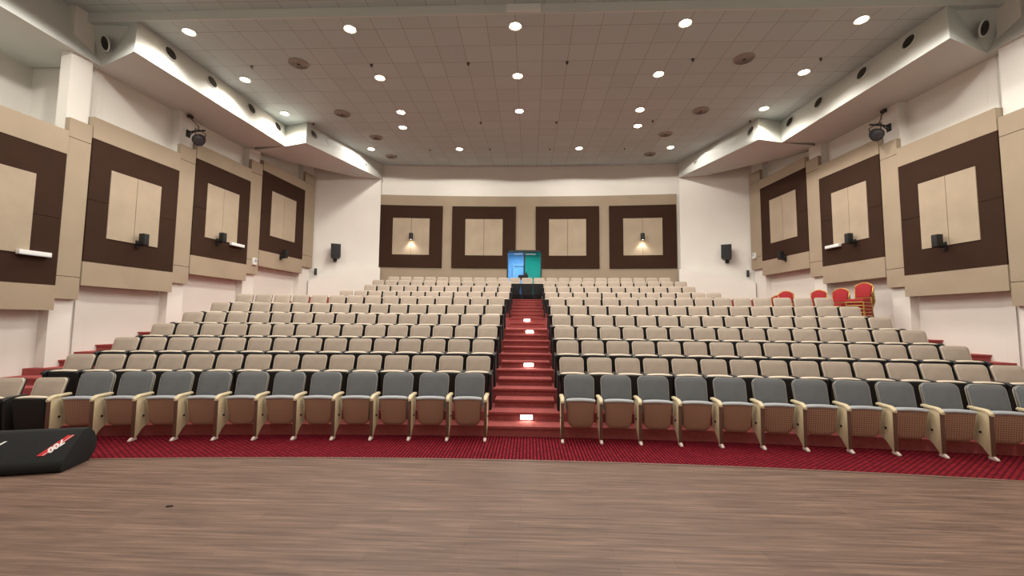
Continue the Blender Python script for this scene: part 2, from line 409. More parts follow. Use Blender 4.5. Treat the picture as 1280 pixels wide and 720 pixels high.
add_box(bm, -1.8, 1.7, Y1, Y1+2.6, fz-.2, fz); add_box(bm, -1.8, 1.7, Y1, Y1+2.6, fz+2.5, fz+2.6); add_box(bm, -1.9, -1.8, Y1, Y1+2.6, fz, fz+2.5); add_box(bm, -1.9, -.1, Y1+2.6, Y1+2.7, fz, fz+2.5)
struct(obj('wall_lobby', bm, 'lobby_blue', smooth=False))
bm = bmesh.new(); add_box(bm, -.1, 1.7, Y1+2.6, Y1+2.7, fz, fz+2.5); add_box(bm, 1.7, 1.8, Y1, Y1+2.6, fz, fz+2.5)
struct(obj('wall_lobby_teal', bm, 'lobby_teal', smooth=False))
bm = bmesh.new(); add_box(bm, -.75, -.68, Y1+2.52, Y1+2.6, fz, fz+1.9); add_box(bm, -.22, -.15, Y1+2.52, Y1+2.6, fz, fz+1.9); add_box(bm, -.75, -.15, Y1+2.52, Y1+2.6, fz+1.9, fz+1.97)
struct(obj('trim_lobby', bm, 'bulk', smooth=False))
# ------------------------------------------------------------------ ceiling and bulkheads
CZ = ZS(8.0); CYs = 8.32*K; CYm = 13.5*K; CYe = 19.6
def cz(y): return CZ if y <= CYm else CZ+(y-CYm)*.0915
bm = bmesh.new(); add_box(bm, -10.9, 10.9, CYs, CYm, CZ, CZ+.2); struct(obj('ceiling', bm, 'ceil', smooth=False))
bm = bmesh.new(); add_loft(bm, [[(-10.9,CYm,CZ-.0),(10.9,CYm,CZ),(10.9,CYm,CZ+.2),(-10.9,CYm,CZ+.2)], [(-10.9,CYe,cz(CYe)),(10.9,CYe,cz(CYe)),(10.9,CYe,cz(CYe)+.2),(-10.9,CYe,cz(CYe)+.2)]])
struct(obj('ceiling_rear', bm, 'ceil', smooth=False))
bm = bmesh.new(); add_box(bm, -11.3, 11.3, -3.4, CYs+.02, CZ+.2, CZ+.4); struct(obj('ceiling_front', bm, 'ceil', smooth=False))
bm = bmesh.new(); add_box(bm, -9.6, 9.6, CYs-.03, CYs, CZ-.005, CZ+.2); struct(obj('trim_ceiling_step', bm, 'bulk', smooth=False))
bm = bmesh.new(); add_box(bm, -.44, .28, CYs-.06, CYs-.031, CZ+.01, CZ+.19)
ap = obj('access_panel', bm, 'white_plastic', smooth=False); tag(ap, 'pale access hatch in the ceiling step at the top centre', 'ceiling hatch')
def bulkhead(s, nm):
    bz1, bz3 = 7.2, 7.2
    # inner lower edge path and matching upper edge path (base units), near to far
    low = [(9.1,1.0,7.2),(9.1,8.6,7.2),(7.92,8.1,7.2),(7.53,12.88,7.2),(6.75,12.63,7.2),(6.13,17.62,7.74)]
    top = [(9.4,1.0,8.3),(9.38,8.3,8.3),(8.18,8.4,8.3),(7.8,13.3,8.3),(6.98,13.1,8.3),(6.2,17.75,8.6)]
    out = [(10.9,1.0),(10.9,8.6),(9.6,8.65),(9.2,12.9),(9.1,13.2),(6.5,17.9)]
    def P(p): return S(s*p[0], p[1], p[2])
    bm = bmesh.new()
    plans = [([0,1],[(10.9,8.6),(10.9,1.0)]), ([1,2,3],[(9.3,12.95),(9.75,8.66)]), ([3,4,5],[(6.6,17.95),(9.1,13.25)])]
    for idx, extra in plans:
        lo = [P(low[q]) for q in idx]; to = [P(top[q]) for q in idx]
        zl = [low[idx[-1]][2], low[idx[0]][2]]; zt = [top[idx[-1]][2], top[idx[0]][2]]
        if len(idx) == 3: pass
        lo += [P((e[0],e[1],z)) for e,z in zip(extra, zl)]; to += [P((e[0],e[1]+.0,z)) for e,z in zip(extra, zt)]
        add_loft(bm, [lo, to])
    o = obj('bulkhead_'+nm, bm, 'bulk', smooth=False); struct(o)
    return low, top
for s, nm in ((-1,'left'),(1,'right')): low, top = bulkhead(s, nm)
# stage end of the hall, behind the camera
struct(obj('wall_front', box(-11.3, 11.3, -3.4, -3.2, -.2, 9.4), 'wall', smooth=False))

# ------------------------------------------------------------------ round things: nozzles, vents, downlights, sprinklers
def jet_root():
    r = empty('air_nozzle')
    bm = add_lathe(bmesh.new(), [(.245,0),(.245,.02),(.225,.035),(.205,.03),(.2,0)], 28); obj('collar', bm, 'bulk', r)
    bm = bmesh.new()
    add_lathe(bm, [(.2,0),(.2,.012),(.19,.02),(.165,.012),(.16,-.0)], 28); add_lathe(bm, [(.15,0),(.15,.012),(.14,.02),(.11,.012),(.105,0)], 28); add_lathe(bm, [(.09,0),(.09,.014),(.07,.02),(.045,.012),(.04,0)], 24)
    add_lathe(bm, [(.025,0),(.02,.02)], 12, cap1=True)
    obj('ring_louvre', bm, 'darkgrey', r)
    obj('throat', add_lathe(bmesh.new(), [(.202,.003),(.2,.004)], 28, cap1=True), 'black_soft', r)
    return r
def copy_tree(o, parent=None):
    c = o.copy(); COL.objects.link(c)
    for k in ('label','group'):
        if k in c and parent is None: del c[k]
    if parent: c.parent = parent
    for ch in o.children: copy_tree(ch, c)
    return c
proto = None
faces = {2:[(8.97,),(10.09,),(11.51,),(12.58,)]}
def lerp(a, b, t): return Vector(a).lerp(Vector(b), t)
def place_on(o, s, l0, l1, t0, t1, u, v):
    a, b, c, d = (S(s*p[0],p[1],p[2]) for p in (l0,l1,t0,t1))
    pos = a.lerp(b,u).lerp(c.lerp(d,u), v); n = (b-a).cross(c-a).normalized()
    if n.dot(CAM-pos) < 0: n = -n
    o.scale = (.7,.7,.7); o.location = pos+n*.002
    o.rotation_euler = n.to_track_quat('Z','Y').to_euler()
jets = [(1,.70,.36)]+[(2,u,.5) for u in (.16,.40,.685,.92)]+[(4,u,.42) for u in (.07,.24,.49,.72)]
jn = 0
for s, nm in ((-1,'left'),(1,'right')):
    for q,(a,u,v) in enumerate(jets):
        if proto is None: proto = jet_root(); o = proto
        else: o = copy_tree(proto)
        if a == 1: u = .28
        place_on(o, s, low[a], low[a+1], top[a], top[a+1], u, v)
        tag(o, 'round dark air nozzle on the %s bulkhead, %s from the stage' % (nm, ORD[q+1]), 'air nozzle', 'air nozzles along the bulkheads')

GL = []
def dl_root():
    r = empty('downlight')
    obj('trim_ring', add_lathe(bmesh.new(), [(.11,-.0),(.145,-.0),(.15,-.012),(.135,-.022),(.115,-.012),(.11,0)], 24), 'white_plastic', r)
    obj('lamp', add_lathe(bmesh.new(), [(.115,-.006),(.07,-.016),(.02,-.02)], 20, cap1=True), 'glow', r)
    return r
def lamp(name, loc, power, size=.09, angle=160, blend=.12, color=(1,.95,.87), target=None):
    l = bpy.data.lights.new(name, 'SPOT'); l.energy = power; l.color = color; l.shadow_soft_size = size; l.spot_size = math.radians(angle); l.spot_blend = blend
    o = bpy.data.objects.new(name, l); COL.objects.link(o); o.location = loc
    if target is not None: o.rotation_euler = (Vector(target)-Vector(loc)).to_track_quat('-Z','Y').to_euler()
    return o
POW = 165
cols = [-7.28,-3.76,-.25,3.25,6.77]
colt = ['far left','left of centre','centre','right of centre','far right']
dl = []
for r_,(y,t) in enumerate(((8.66,'front'),(10.52,'second'),(12.35,'third'))):
    for c_, x in enumerate(cols): dl.append((x,y,8.0,'%s column, %s row of downlights' % (colt[c_], t)))
def rear(x8, y8):
    k = 8.0+(0)  # slide along the sight line up to the rising rear ceiling
    for i in range(400):
        t = 1+i*.0005; y = y8*t; z = 1.83+(8.0-1.83)*t
        if z >= 8.0+max(0,(y-13.5))*.0915: return (CAM.x+(x8-CAM.x)*t, y, z)
    return (x8,y8,8.0)
for x,y,t in ((-4.0,13.36,'left of centre, behind the third row of downlights'),(3.44,13.4,'right of centre, behind the third row of downlights')): dl.append((x,y,8.0,t))
for x,y,t in ((-5.65,15.08,'far left of the rear row'),(-2.47,15.14,'left of the door in the rear row'),(1.81,15.14,'right of the door in the rear row'),(5.01,15.12,'far right of the rear row')): dl.append(rear(x,y)+(t,))
p0 = None
for x,y,z,t in dl:
    if p0 is None: p0 = dl_root(); o = p0
    else: o = copy_tree(p0)
    o.location = S(x,y,z)-Vector((0,0,.003))
    tag(o, 'lit round ceiling downlight, '+t, 'downlight', 'ceiling downlights')
    lamp('downlight_beam', S(x,y,z)-Vector((0,0,.06)), POW*((.85 if abs(x) > 4.5 else 1.5) if y > 14 else 1.2), angle=170 if y > 14 else (148 if abs(x) > 6 else 160), blend=.05 if y > 14 else (.8 if abs(x) > 6 else .3))
# the same rows of lamps carry on over the stage, above and behind the camera
for y in (6.81, 4.96, 3.1, 1.2):
    for x in cols: lamp('stage_downlight_beam', S(x,y,7.8 if abs(x) > 6 else 8.2)-Vector((0,0,.06)), POW*(1.15 if abs(x) > 6 else .6), angle=164 if abs(x) > 6 else 160, blend=.2)

def vent_root():
    r = empty('ceiling_vent')
    bm = bmesh.new()
    for a,b in ((.24,.2),(.19,.15),(.14,.1),(.09,.05)): add_lathe(bm, [(a,0),(a,-.02),(b,-.035),(b,-.015)], 28)
    obj('diffuser_rings', bm, 'vent', r)
    obj('throat', add_lathe(bmesh.new(), [(.20,-.004),(.02,-.004)], 24, cap1=True), 'darkgrey', r)
    return r
p0 = None
for x,y,t in ((-5.52,9.86,'left side, nearest the stage'),(5.05,9.93,'right side, nearest the stage'),(-5.55,12.4,'left side, second from the stage'),(5.02,12.44,'right side, second from the stage'),
              (-5.12,14.07,'left side, third from the stage'),(4.49,14.0,'right side, third from the stage'),(-5.15,15.78,'left side, nearest the back wall'),(4.45,15.7,'right side, nearest the back wall')):
    if p0 is None: p0 = vent_root(); o = p0
    else: o = copy_tree(p0)
    q = S(*rear(x,y)) if y > 13.5 else S(x,y,8.0); o.location = q-Vector((0,0,.002))
    tag(o, 'round grey ceiling vent, '+t, 'ceiling vent', 'round ceiling vents')
p0 = None
spr = [(-6.73,9.95,'front row, far left'),(-3.77,9.96,'front row, second from left'),(-1.42,9.96,'front row, third from left'),(.94,9.97,'front row, fourth from left'),(3.87,9.93,'front row, fifth from left'),(6.82,9.98,'front row, far right'),
       (-6.75,13.05,'middle row, far left'),(-1.47,13.08,'middle row, left of centre'),(.88,13.1,'middle row, right of centre'),(3.82,13.08,'middle row, second from right'),(6.77,13.14,'middle row, far right'),
       (-3.54,15.19,'rear row, far left'),(-1.36,15.16,'rear row, left of centre'),(.77,15.19,'rear row, right of centre'),(3.43,15.21,'rear row, far right')]
for x,y,t in spr:
    if p0 is None:
        p0 = empty('sprinkler_head'); obj('rose', add_lathe(bmesh.new(), [(.045,0),(.04,-.012),(.014,-.016),(.012,-.045),(.03,-.05),(.03,-.056)], 14, cap1=True), 'darkgrey', p0); o = p0
    else: o = copy_tree(p0)
    q = S(*rear(x,y)) if y > 13.5 else S(x,y,8.0); o.location = q+Vector((0,0,.008))
    tag(o, 'tiny dark sprinkler head on the ceiling tiles, '+t, 'sprinkler', 'ceiling sprinklers')

# ------------------------------------------------------------------ seats
def lin_lean(y0, z0, y1, z1): return lambda z: y0+(y1-y0)*(z-z0)/(z1-z0)
def mesh_of(bm, m, name, smooth=True):
    me = finish(bm, smooth); me.materials.append(M[m]); me.name = name; return me
# grey front-row chair, local: front toe at y=0, faces -y
W0 = .587
GM = {}
ln = lin_lean(.40,.42,.53,.97)
o0 = rrect(.47,.485,.43,.966,.06,.085)
GM['backrest'] = mesh_of(pad(o0, .055, .02, .014, ln), 'seat_grey', 'backrest')
bm = bmesh.new(); add_tube(bm, [(x, ln(z)-.045, z) for x,z in inset(o0, .004)], .0075, 6, True); GM['piping'] = mesh_of(bm, 'pipe_grey', 'piping')
o1 = rrect(.46,.475,.40,.955,.05,.08)
bm = bmesh.new(); add_loft(bm, [[(x, ln(z)+d, z) for x,z in inset(o1, q)] for d,q in ((-.003,.0),(.012,.0),(.02,.012))]); GM['back_shell'] = mesh_of(bm, 'ash', 'back_shell')
# tipped-up seat: underside to the front
o2 = rrect(.39,.435,.185,.60,.085,.02,6)
ls = lin_lean(.21,.18,.15,.62)
bm = bmesh.new(); add_loft(bm, [[(x, ls(z)+d, z) for x,z in inset(o2, q)] for d,q in ((.02,0),(.004,.0),(-.006,.012),(-.008,.05))]); GM['seat_shell'] = mesh_of(bm, 'perf', 'seat_shell')
o3 = rrect(.40,.45,.2,.628,.08,.05,6)
bm = bmesh.new(); add_loft(bm, [[(x, ls(z)+d, z) for x,z in inset(o3, q)] for d,q in ((.021,.0),(.07,.0),(.09,.015),(.105,.05))]); GM['seat_cushion'] = mesh_of(bm, 'seat_grey', 'seat_cushion')
bm = bmesh.new(); pr = []
N = 9
for i in range(N):
    u = -1+2*i/(N-1); x = u*.225; zc = .612-.012*u*u
    pr.append([(x, .148+.055*math.cos(a)*(.85 if abs(u)==1 else 1)+.035, zc+.03*math.sin(a)*(.7 if abs(u)==1 else 1)) for a in [2*PI*k/10 for k in range(10)]])
add_loft(bm, pr); GM['seat_lip'] = mesh_of(bm, 'lip_grey', 'seat_lip')
# side standard
bm = bmesh.new()
prof = [(.035,.10),(.06,.035)]
pp = [(.03,.64),(.03,.045),(.055,.03)]+[(.075+.24*t, .05+.15*math.sin(t*PI/2)) for t in (0,.2,.4,.6,.8,1)]+[(.335,.24),(.345,.61)]
add_prism(bm, pp, 'x', -.022, .022, .004); GM['side_panel'] = mesh_of(bm, 'ash', 'side_panel', True)
bm = bmesh.new(); add_box(bm, -.024, .024, .012, .03, .04, .63, .004); GM['front_post'] = mesh_of(bm, 'post', 'front_post')
bm = bmesh.new(); add_prism(bm, [(-.045,.0),(.09,.0),(.09,.03),(.02,.05),(-.03,.028),(-.045,.015)], 'x', -.02, .02, .004); GM['foot'] = mesh_of(bm, 'toe', 'foot')
bm = bmesh.new(); lo = []
for i in range(11):
    t = i/10; y = -.005+.37*t; zt = .668-.06*(1-t)**3*1.0 if t < .35 else .668+.01*(t-.35)
    zt = .672-.05*max(0,1-t/.3)**2; th = .038; w = .033*(1-.35*max(0,1-t/.18)**2)
    lo.append([(x*w, y, zt-th/2+zz*th/2) for x,zz in ((-1,-.8),(1,-.8),(1,.3),(.7,.9),(0,1),(-.7,.9),(-1,.3))])
add_loft(bm, lo); GM['armrest'] = mesh_of(bm, 'ash', 'armrest')
bm = bmesh.new(); add_tube(bm, [(-.028,0,0),(-.04,0,0)], .016, 10); add_tube(bm, [(.028,0,0),(.04,0,0)], .016, 10); add_tube(bm, [(-.03,0,0),(.03,0,0)], .01, 8); GM['pivot'] = mesh_of(bm, 'black', 'pivot')

def part(name, me, parent, loc=(0,0,0)):
    o = bpy.data.objects.new(name, me); COL.objects.link(o); o.parent = parent; o.location = loc; return o
def grey_standard(root, x):
    sp = part('side_panel', GM['side_panel'], root, (x,0,0)); part('front_post', GM['front_post'], sp); part('pivot', GM['pivot'], sp, (0,.17,.34))
    part('foot', GM['foot'], root, (x,0,0)); part('armrest', GM['armrest'], root, (x,0,0))
def grey_chair(both):
    r = empty('auditorium_chair')
    b = part('backrest', GM['backrest'], r); part('piping', GM['piping'], b); part('back_shell', GM['back_shell'], r)
    s = part('seat', GM['seat_cushion'], r); part('seat_shell', GM['seat_shell'], s); part('seat_lip', GM['seat_lip'], s)
    for x in both: grey_standard(r, x)
    return r
# beige chair, local: back top front face at y=.30, faces -y
WB = .4916
BM = {}
lb = lin_lean(.17,.40,.33,.90)
o0 = rrect(.405,.425,.43,.89,.03,.055)
BM['backrest'] = mesh_of(pad(o0, .05, .022, .012, lb), 'seat_beige', 'backrest')
bm = bmesh.new(); add_tube(bm, [(x, lb(z)-.04, z) for x,z in inset(o0, .003)], .0075, 6, True); BM['piping'] = mesh_of(bm, 'pipe_beige', 'piping')
o1 = rrect(.41,.43,.36,.893,.03,.055)
bm = bmesh.new(); add_loft(bm, [[(x, lb(z)+d, z) for x,z in inset(o1, q)] for d,q in ((-.004,.0),(.018,.0),(.03,.012))]); BM['back_shell'] = mesh_of(bm, 'black_soft', 'back_shell')
lt = lin_lean(.0,.15,-.06,.64)
o2 = rrect(.42,.445,.15,.635,.05,.03)
bm = bmesh.new(); add_loft(bm, [[(x, lt(z)+d, z) for x,z in inset(o2, q)] for d,q in ((.03,0),(.0,.0),(-.02,.015),(-.024,.06))]); BM['seat_shell'] = mesh_of(bm, 'black_soft', 'seat_shell')
bm = bmesh.new(); add_loft(bm, [[(x, lt(z)+d, z) for x,z in inset(rrect(.38,.415,.19,.645,.06,.04), q)] for d,q in ((.031,.0),(.075,.0),(.09,.015),(.1,.05))]); BM['seat_cushion'] = mesh_of(bm, 'seat_beige', 'seat_cushion')
bm = bmesh.new(); pr = []
for i in range(N):
    u = -1+2*i/(N-1); x = u*.207; zc = .640-.014*u*u
    pr.append([(x, -.035+.048*math.cos(a)*(.85 if abs(u)==1 else 1)+.03, zc+.022*math.sin(a)*(.7 if abs(u)==1 else 1)) for a in [2*PI*k/10 for k in range(10)]])
add_loft(bm, pr); BM['seat_lip'] = mesh_of(bm, 'pipe_beige', 'seat_lip')  # cushion's top edge in cream: the light it catches is painted in
bm = bmesh.new(); add_prism(bm, [(-.10,.60),(-.06,.0),(.2,.0),(.22,.1),(.24,.6),(.2,.62),(-.08,.62)], 'x', -.02, .02, .004); BM['side_panel'] = mesh_of(bm, 'black_soft', 'side_panel')
bm = bmesh.new(); lo = []
for i in range(9):
    t = i/8; y = -.13+.36*t; zt = .655-.035*max(0,1-t/.3)**2; w = .027
    lo.append([(x*w, y, zt-.016+zz*.016) for x,zz in ((-1,-.8),(1,-.8),(1,.3),(.7,.9),(0,1),(-.7,.9),(-1,.3))])
add_loft(bm, lo); BM['armrest'] = mesh_of(bm, 'black', 'armrest')
def beige_chair(both, w):
    r = empty('tip_up_chair')
    b = part('backrest', BM['backrest'], r); part('piping', BM['piping'], b); part('back_shell', BM['back_shell'], r)
    s = part('seat', BM['seat_cushion'], r); part('seat_shell', BM['seat_shell'], s); part('seat_lip', BM['seat_lip'], s)
    for x in both: part('side_panel', BM['side_panel'], r, (x,0,0)); part('armrest', BM['armrest'], r, (x,0,0))
    return r
def seat_at(o, R, Cc, arc, z):
    th = arc/R; o.location = (R*math.sin(th), R*math.cos(th)-Cc, z); o.rotation_euler = (0,0,-th)

# front row: grey chairs
R0, C0, A0 = 6.83+37.6, 37.6, .594
pg = {}
def get(kind, make, key):
    if key in pg: return copy_tree(pg[key])
    pg[key] = make(); return pg[key]
for s, nm in ((-1,'left'),(1,'right')):
    n = 11 if s < 0 else 12
    for i in range(n):
        key = ('g', s, i == 0)
        both = ((-s*W0/2, s*W0/2) if i == 0 else (s*W0/2,))
        o = get('g', lambda: grey_chair(both), key)
        seat_at(o, R0, C0, s*(A0+(i+.5)*W0), 0)
        tag(o, 'grey front row auditorium chair, %s from the central steps on the %s' % (ORD[i+1], nm), 'chair', 'grey front row chairs %s of the steps' % nm)
for i, t in ((11,'beside the last grey chair'),(12,'outermost, behind the black floor speaker')):
    key = ('e', i)
    o = get('b', lambda: beige_chair((-W0/2,), W0), key)
    R = R0+.12; seat_at(o, R, C0, -(A0+(i+.5)*W0)*R/R0, 0)
    tag(o, 'beige chair ending the grey front row, '+t, 'chair', 'beige seats ending the front row')
# tiered rows
cnt = {1:(15,15),2:(15,15),3:(15,15),4:(15,15),5:(15,15),6:(15,15),7:(12,12),8:(11,11),9:(11,11),10:(10,10)}
for k in order:
    R = rowY[k]-.28+C; a = .624 if k < 10 else .765
    for s, nm, n in ((-1,'left',cnt[k][0]),(1,'right',cnt[k][1])):
        for i in range(n):
            key = ('b', s, i == 0); both = ((-s*WB/2, s*WB/2) if i == 0 else (s*WB/2,))
            o = get('b', lambda: beige_chair(both, WB), key)
            seat_at(o, R, C, s*(a+(i+.5)*WB-.033), rowTop[k]-.893)
            o.location.z = max(o.location.z, fl[k]-.001) if abs(o.location.z-fl[k]) < .0 else fl[k]
            tag(o, 'beige tip-up chair, %s from the aisle in beige row %s, %s block' % (ORD[i+1], {1:'one',2:'two',3:'three',4:'four',5:'five',6:'six',7:'seven',8:'eight',9:'nine',10:'ten'}[k], nm), 'chair', 'beige chairs in the %s %s block' % ('lower' if k < 7 else 'upper', nm))
for j, (xx, t) in enumerate(((-.51,'left'),(-.02,'middle'),(.47,'right'))):
    o = get('c', lambda: beige_chair((-.245,), WB), ('c', 0)) if j < 2 else beige_chair((-.245, .245), WB)
    o.location = (xx, arc_y(rowY[10]-.28, xx), fl[10]); 
    tag(o, 'beige chair with black underside before the glass door, %s of three' % t, 'chair', 'three chairs across the top of the aisle')

# black equipment behind the centre seats
root = empty('equipment_stand', (-.2, 18.28, fl[10]))
obj('pole', add_tube(bmesh.new(), [(0,0,.03),(0,0,.86)], .022, 10), 'black', root)
bm = bmesh.new()
for k in range(3):
    a = 2*PI*k/3+.5; add_tube(bm, [(0,0,.22),(.28*math.cos(a),.28*math.sin(a),.012)], .012, 6)
obj('tripod_base', bm, 'black', root)
obj('tray', box(-.3,.3,-.17,.17,.86,.95,.02), 'black', root)
obj('device', box(-.19,.22,-.12,.12,.95,1.07,.025), 'black_soft', root)
obj('screen', add_prism(bmesh.new(), [(.08,1.07),(.2,1.07),(.16,1.17),(.12,1.18)], 'y', -.1, .1, .006), 'black', root)
tag(root, 'black equipment on a stand behind the top centre seats, against the glass door', 'equipment stand')

# ------------------------------------------------------------------ step lights
proto = None
for x, Y, z, t in ((.04,7.52,.225,'lowest'),(.07,10.45-.47-.415,.9,'second from the bottom'),(.09,12.23-.47,1.565,'third from the bottom'),(.0,15.18-.47,1.88,'topmost')):
    if proto is None:
        proto = empty('step_light')
        bm = bmesh.new()
        for b in ((-.115,.115,-.045,-.035),(-.115,.115,.035,.045),(-.115,-.1,-.035,.035),(.1,.115,-.035,.035)): add_box(bm, b[0], b[1], -.016, .0, b[2], b[3])
        obj('bezel', bm, 'grey_metal', proto, smooth=False); obj('lens', box(-.1,.1,-.01,.0,-.035,.035), 'stepglow', proto, smooth=False)
        o = proto
    else: o = copy_tree(proto)
    o.location = (x, arc_y(Y,x), z)
    tag(o, 'lit rectangular step light on the aisle stairs, '+t, 'step light', 'step lights on the aisle stairs')
    l = bpy.data.lights.new('step_beam','AREA'); l.energy = 1.5; l.size = .18; l.shape = 'RECTANGLE'; l.size_y = .06; l.color = (1,.93,.82)
    lo_ = bpy.data.objects.new('step_beam', l); COL.objects.link(lo_); lo_.location = (x, arc_y(Y,x)-.03, z); lo_.rotation_euler = (math.radians(70),0,0)

# ------------------------------------------------------------------ wall fittings
def wall_frame(s, y, off, z):
    p = side_pt(s, y, off, z); d = (side_pt(s, y+.5, 0, 0)-side_pt(s, y-.5, 0, 0)).normalized()
    ang = math.atan2(d.y, d.x)   # local x along the wall, local -y (s<0) into the room
    return p, (ang if s < 0 else ang+PI)
def speaker(s, y, z, nm, t, pr=[None]):
    # local: x along wall, -y into room
    if pr[0] is None:
        r = empty('wall_speaker')
        obj('cabinet', box(-.07,.07,-.24,-.10,-.06,.22,.012), 'black', r); obj('grille', box(-.06,.06,-.249,-.238,-.05,.21,.004), 'black_soft', r)
        bm = box(-.05,.05,-.012,.0,-.12,.06,.003); add_tube(bm, [(0,-.005,-.03),(0,-.06,-.03),(0,-.13,-.02)], .02, 8); add_box(bm, -.04,.04,-.12,-.07,-.08,.02,.006)
        obj('bracket', bm, 'black', r); pr[0] = r; o = r
    else: o = copy_tree(pr[0])
    p, a = wall_frame(s, y, -.03, z); o.location = p; o.rotation_euler = (0,0,a)
    tag(o, 'small black wall speaker on the %s wall, %s' % (nm, t), 'speaker', 'small speakers on the side walls')
def light_bar(s, y, z, nm, t, pr=[None]):
    if pr[0] is None:
        r = empty('emergency_light'); obj('housing', box(-.26,.26,-.09,.0,-.045,.045,.012), 'white_plastic', r); obj('lens', box(-.24,.24,-.098,-.05,-.05,-.03,.006), 'lip_grey', r); pr[0] = r; o = r
    else: o = copy_tree(pr[0])
    p, a = wall_frame(s, y, -.02, z); o.location = p; o.rotation_euler = (0,0,a)
    tag(o, 'white emergency light bar on the %s wall, %s' % (nm, t), 'emergency light', 'white light bars on the side walls')
def control_box(s, y, z, nm, t):
    r = empty('control_box'); obj('housing', box(-.08,.08,-.07,.0,-.11,.11,.012), 'white_plastic', r); obj('cover', box(-.06,.06,-.08,-.068,-.02,.09,.004), 'lip_grey', r)
    p, a = wall_frame(s, y, 0, z); r.location = p; r.rotation_euler = (0,0,a)
    tag(r, 'small white control box on the %s wall, %s' % (nm, t), 'control box')
def spotlight(s, y, z, nm):
    r = empty('stage_spotlight')
    bm = box(-.06,.06,-.02,.0,-.14,.06,.004); add_tube(bm, [(0,-.01,0),(0,-.2,.02),(0,-.52,.02)], .022, 8); add_tube(bm, [(0,-.01,-.12),(0,-.18,.01)], .014, 6)
    obj('wall_bracket', bm, 'black', r)
    bm = bmesh.new(); add_tube(bm, [(-.15,-.38,-.22),(-.17,-.38,.0),(0,-.38,.03),(.17,-.38,.0),(.15,-.38,-.22)], .012, 6); obj('yoke', bm, 'black', r)
    m_ = Matrix.Translation((0,-.38,-.22)) @ Vector((.75*s,-.45,-.5)).to_track_quat('Z','Y').to_matrix().to_4x4() @ Matrix.Scale(.92,4)
    can = obj('lamp_can', add_lathe(bmesh.new(), [(.06,-.16),(.12,-.14),(.14,-.06),(.14,.12),(.165,.14),(.165,.17),(.15,.17)], 22, m_, cap0=True), 'black', r)
    obj('lens', add_lathe(bmesh.new(), [(.15,.155),(.08,.175),(.02,.18)], 20, m_, cap1=True), 'lens', can)
    bm = bmesh.new(); add_tube(bm, [(.02,-.3,.03),(.06,-.26,.18),(.0,-.2,.26),(-.02,-.12,.34),(-.06,-.1,.42)], .011, 6); obj('cable', bm, 'black', r)
    obj('clamp', box(-.11,.03,-.12,-.05,.38,.46,.01), 'darkgrey', r)
    obj('clamp_stem', add_tube(bmesh.new(), [(-.05,-.08,.42),(-.05,.0,.42)], .02, 8), 'darkgrey', r)
    p, a = wall_frame(s, y, .10, z); r.location = p; r.rotation_euler = (0,0,a)
    tag(r, 'black stage spotlight on a bracket high on the %s wall' % nm, 'spotlight', 'spotlights high on the side walls')
for s, nm in ((-1,'left'),(1,'right')):
    speaker(s, 9.55, 3.55, nm, 'under the second panel centre from the stage')
    speaker(s, 11.78, 4.03, nm, 'under the third panel centre from the stage')
    speaker(s, 14.45, 3.98, nm, 'on the rearmost panel')
    light_bar(s, 12.47, 4.02, nm, 'beside a black speaker')
    if s < 0: light_bar(s, 7.64, 3.01, nm, 'at the edge of the nearest panel')
    control_box(s, 13.25 if s < 0 else 16.1, 3.64 if s < 0 else 4.3, nm, 'on a beige strip')
    spotlight(s, 10.78, 6.72, nm)
    # loudspeaker on the recessed wall
    A = S(s*8.47, 16.42, 0); B = S(s*6.14, 17.62, 0); d = (B-A).normalized(); ang = math.atan2(d.y, d.x)+(PI if s > 0 else 0)
    t = .36
    q = A.lerp(B, t); q.z = ZS(4.22)
    r = empty('loudspeaker', q, (0,0,ang))
    cab = obj('cabinet', add_prism(bmesh.new(), [(-.19,-.52),(.19,-.52),(.14,-.22),(-.14,-.22)], 'z', -.05, .52, .015), 'black', r); cab.rotation_euler = (math.radians(-10), 0, 0)
    g = obj('grille', box(-.175,.175,-.532,-.518,-.03,.5,.006), 'black_soft', cab)
    bm = box(-.06,.06,-.03,.0,-.1,.14,.004); add_tube(bm, [(0,-.02,.02),(0,-.14,.02),(0,-.3,.08)], .03, 8); add_box(bm, -.07,.07,-.2,-.06,-.08,.08,.01); obj('bracket', bm, 'black', r)
    tag(r, 'black loudspeaker tilted on a bracket on the white %s rear wall' % nm, 'loudspeaker', 'loudspeakers on the rear corner walls')
    q = A.lerp(B, .1); q.z = ZS(3.66)
    r = empty('wall_bracket', q, (0,0,ang))
    obj('plate', box(-.03,.03,-.03,.0,-.05,.1,.005), 'black', r); obj('arm', box(-.02,.02,-.13,-.02,.0,.04,.006), 'black', r); obj('cradle', box(-.05,.05,-.16,-.12,-.11,.16,.01), 'black', r)
    tag(r, 'small black bracket above the white parapet on the %s' % nm, 'bracket', 'small brackets above the rear parapets')
# wall sconces on the back wall
for x, t in ((-4.84,'left'),(4.66,'right')):
    X = CAM.x+(x-CAM.x)*K; yy = arc_y(YB,X)-.05
    r = empty('wall_light', (X, yy, ZS(5.3)))
    obj('back_plate', box(-.05,.05,-.02,.0,-.08,.08,.004), 'black', r); obj('arm', box(-.02,.02,-.07,-.015,-.02,.02,.004), 'black', r)
    obj('cylinder_shade', add_lathe(bmesh.new(), [(.03,.17),(.085,.16),(.085,-.13),(.078,-.13),(.075,-.09)], 18, Matrix.Translation((0,-.13,0)), cap0=True), 'black', r)
    obj('lamp', add_lathe(bmesh.new(), [(.076,-.1),(.02,-.115)], 16, Matrix.Translation((0,-.13,0)), cap1=True), 'glow', r)
    tag(r, 'black cylinder wall light shining down on the %s panel of the back wall' % t, 'wall light', 'cylinder wall lights on the back wall')
    lamp('sconce_beam', (X, yy-.13, ZS(5.3)-.14), 22, .04, 110, .6, (1,.93,.82))

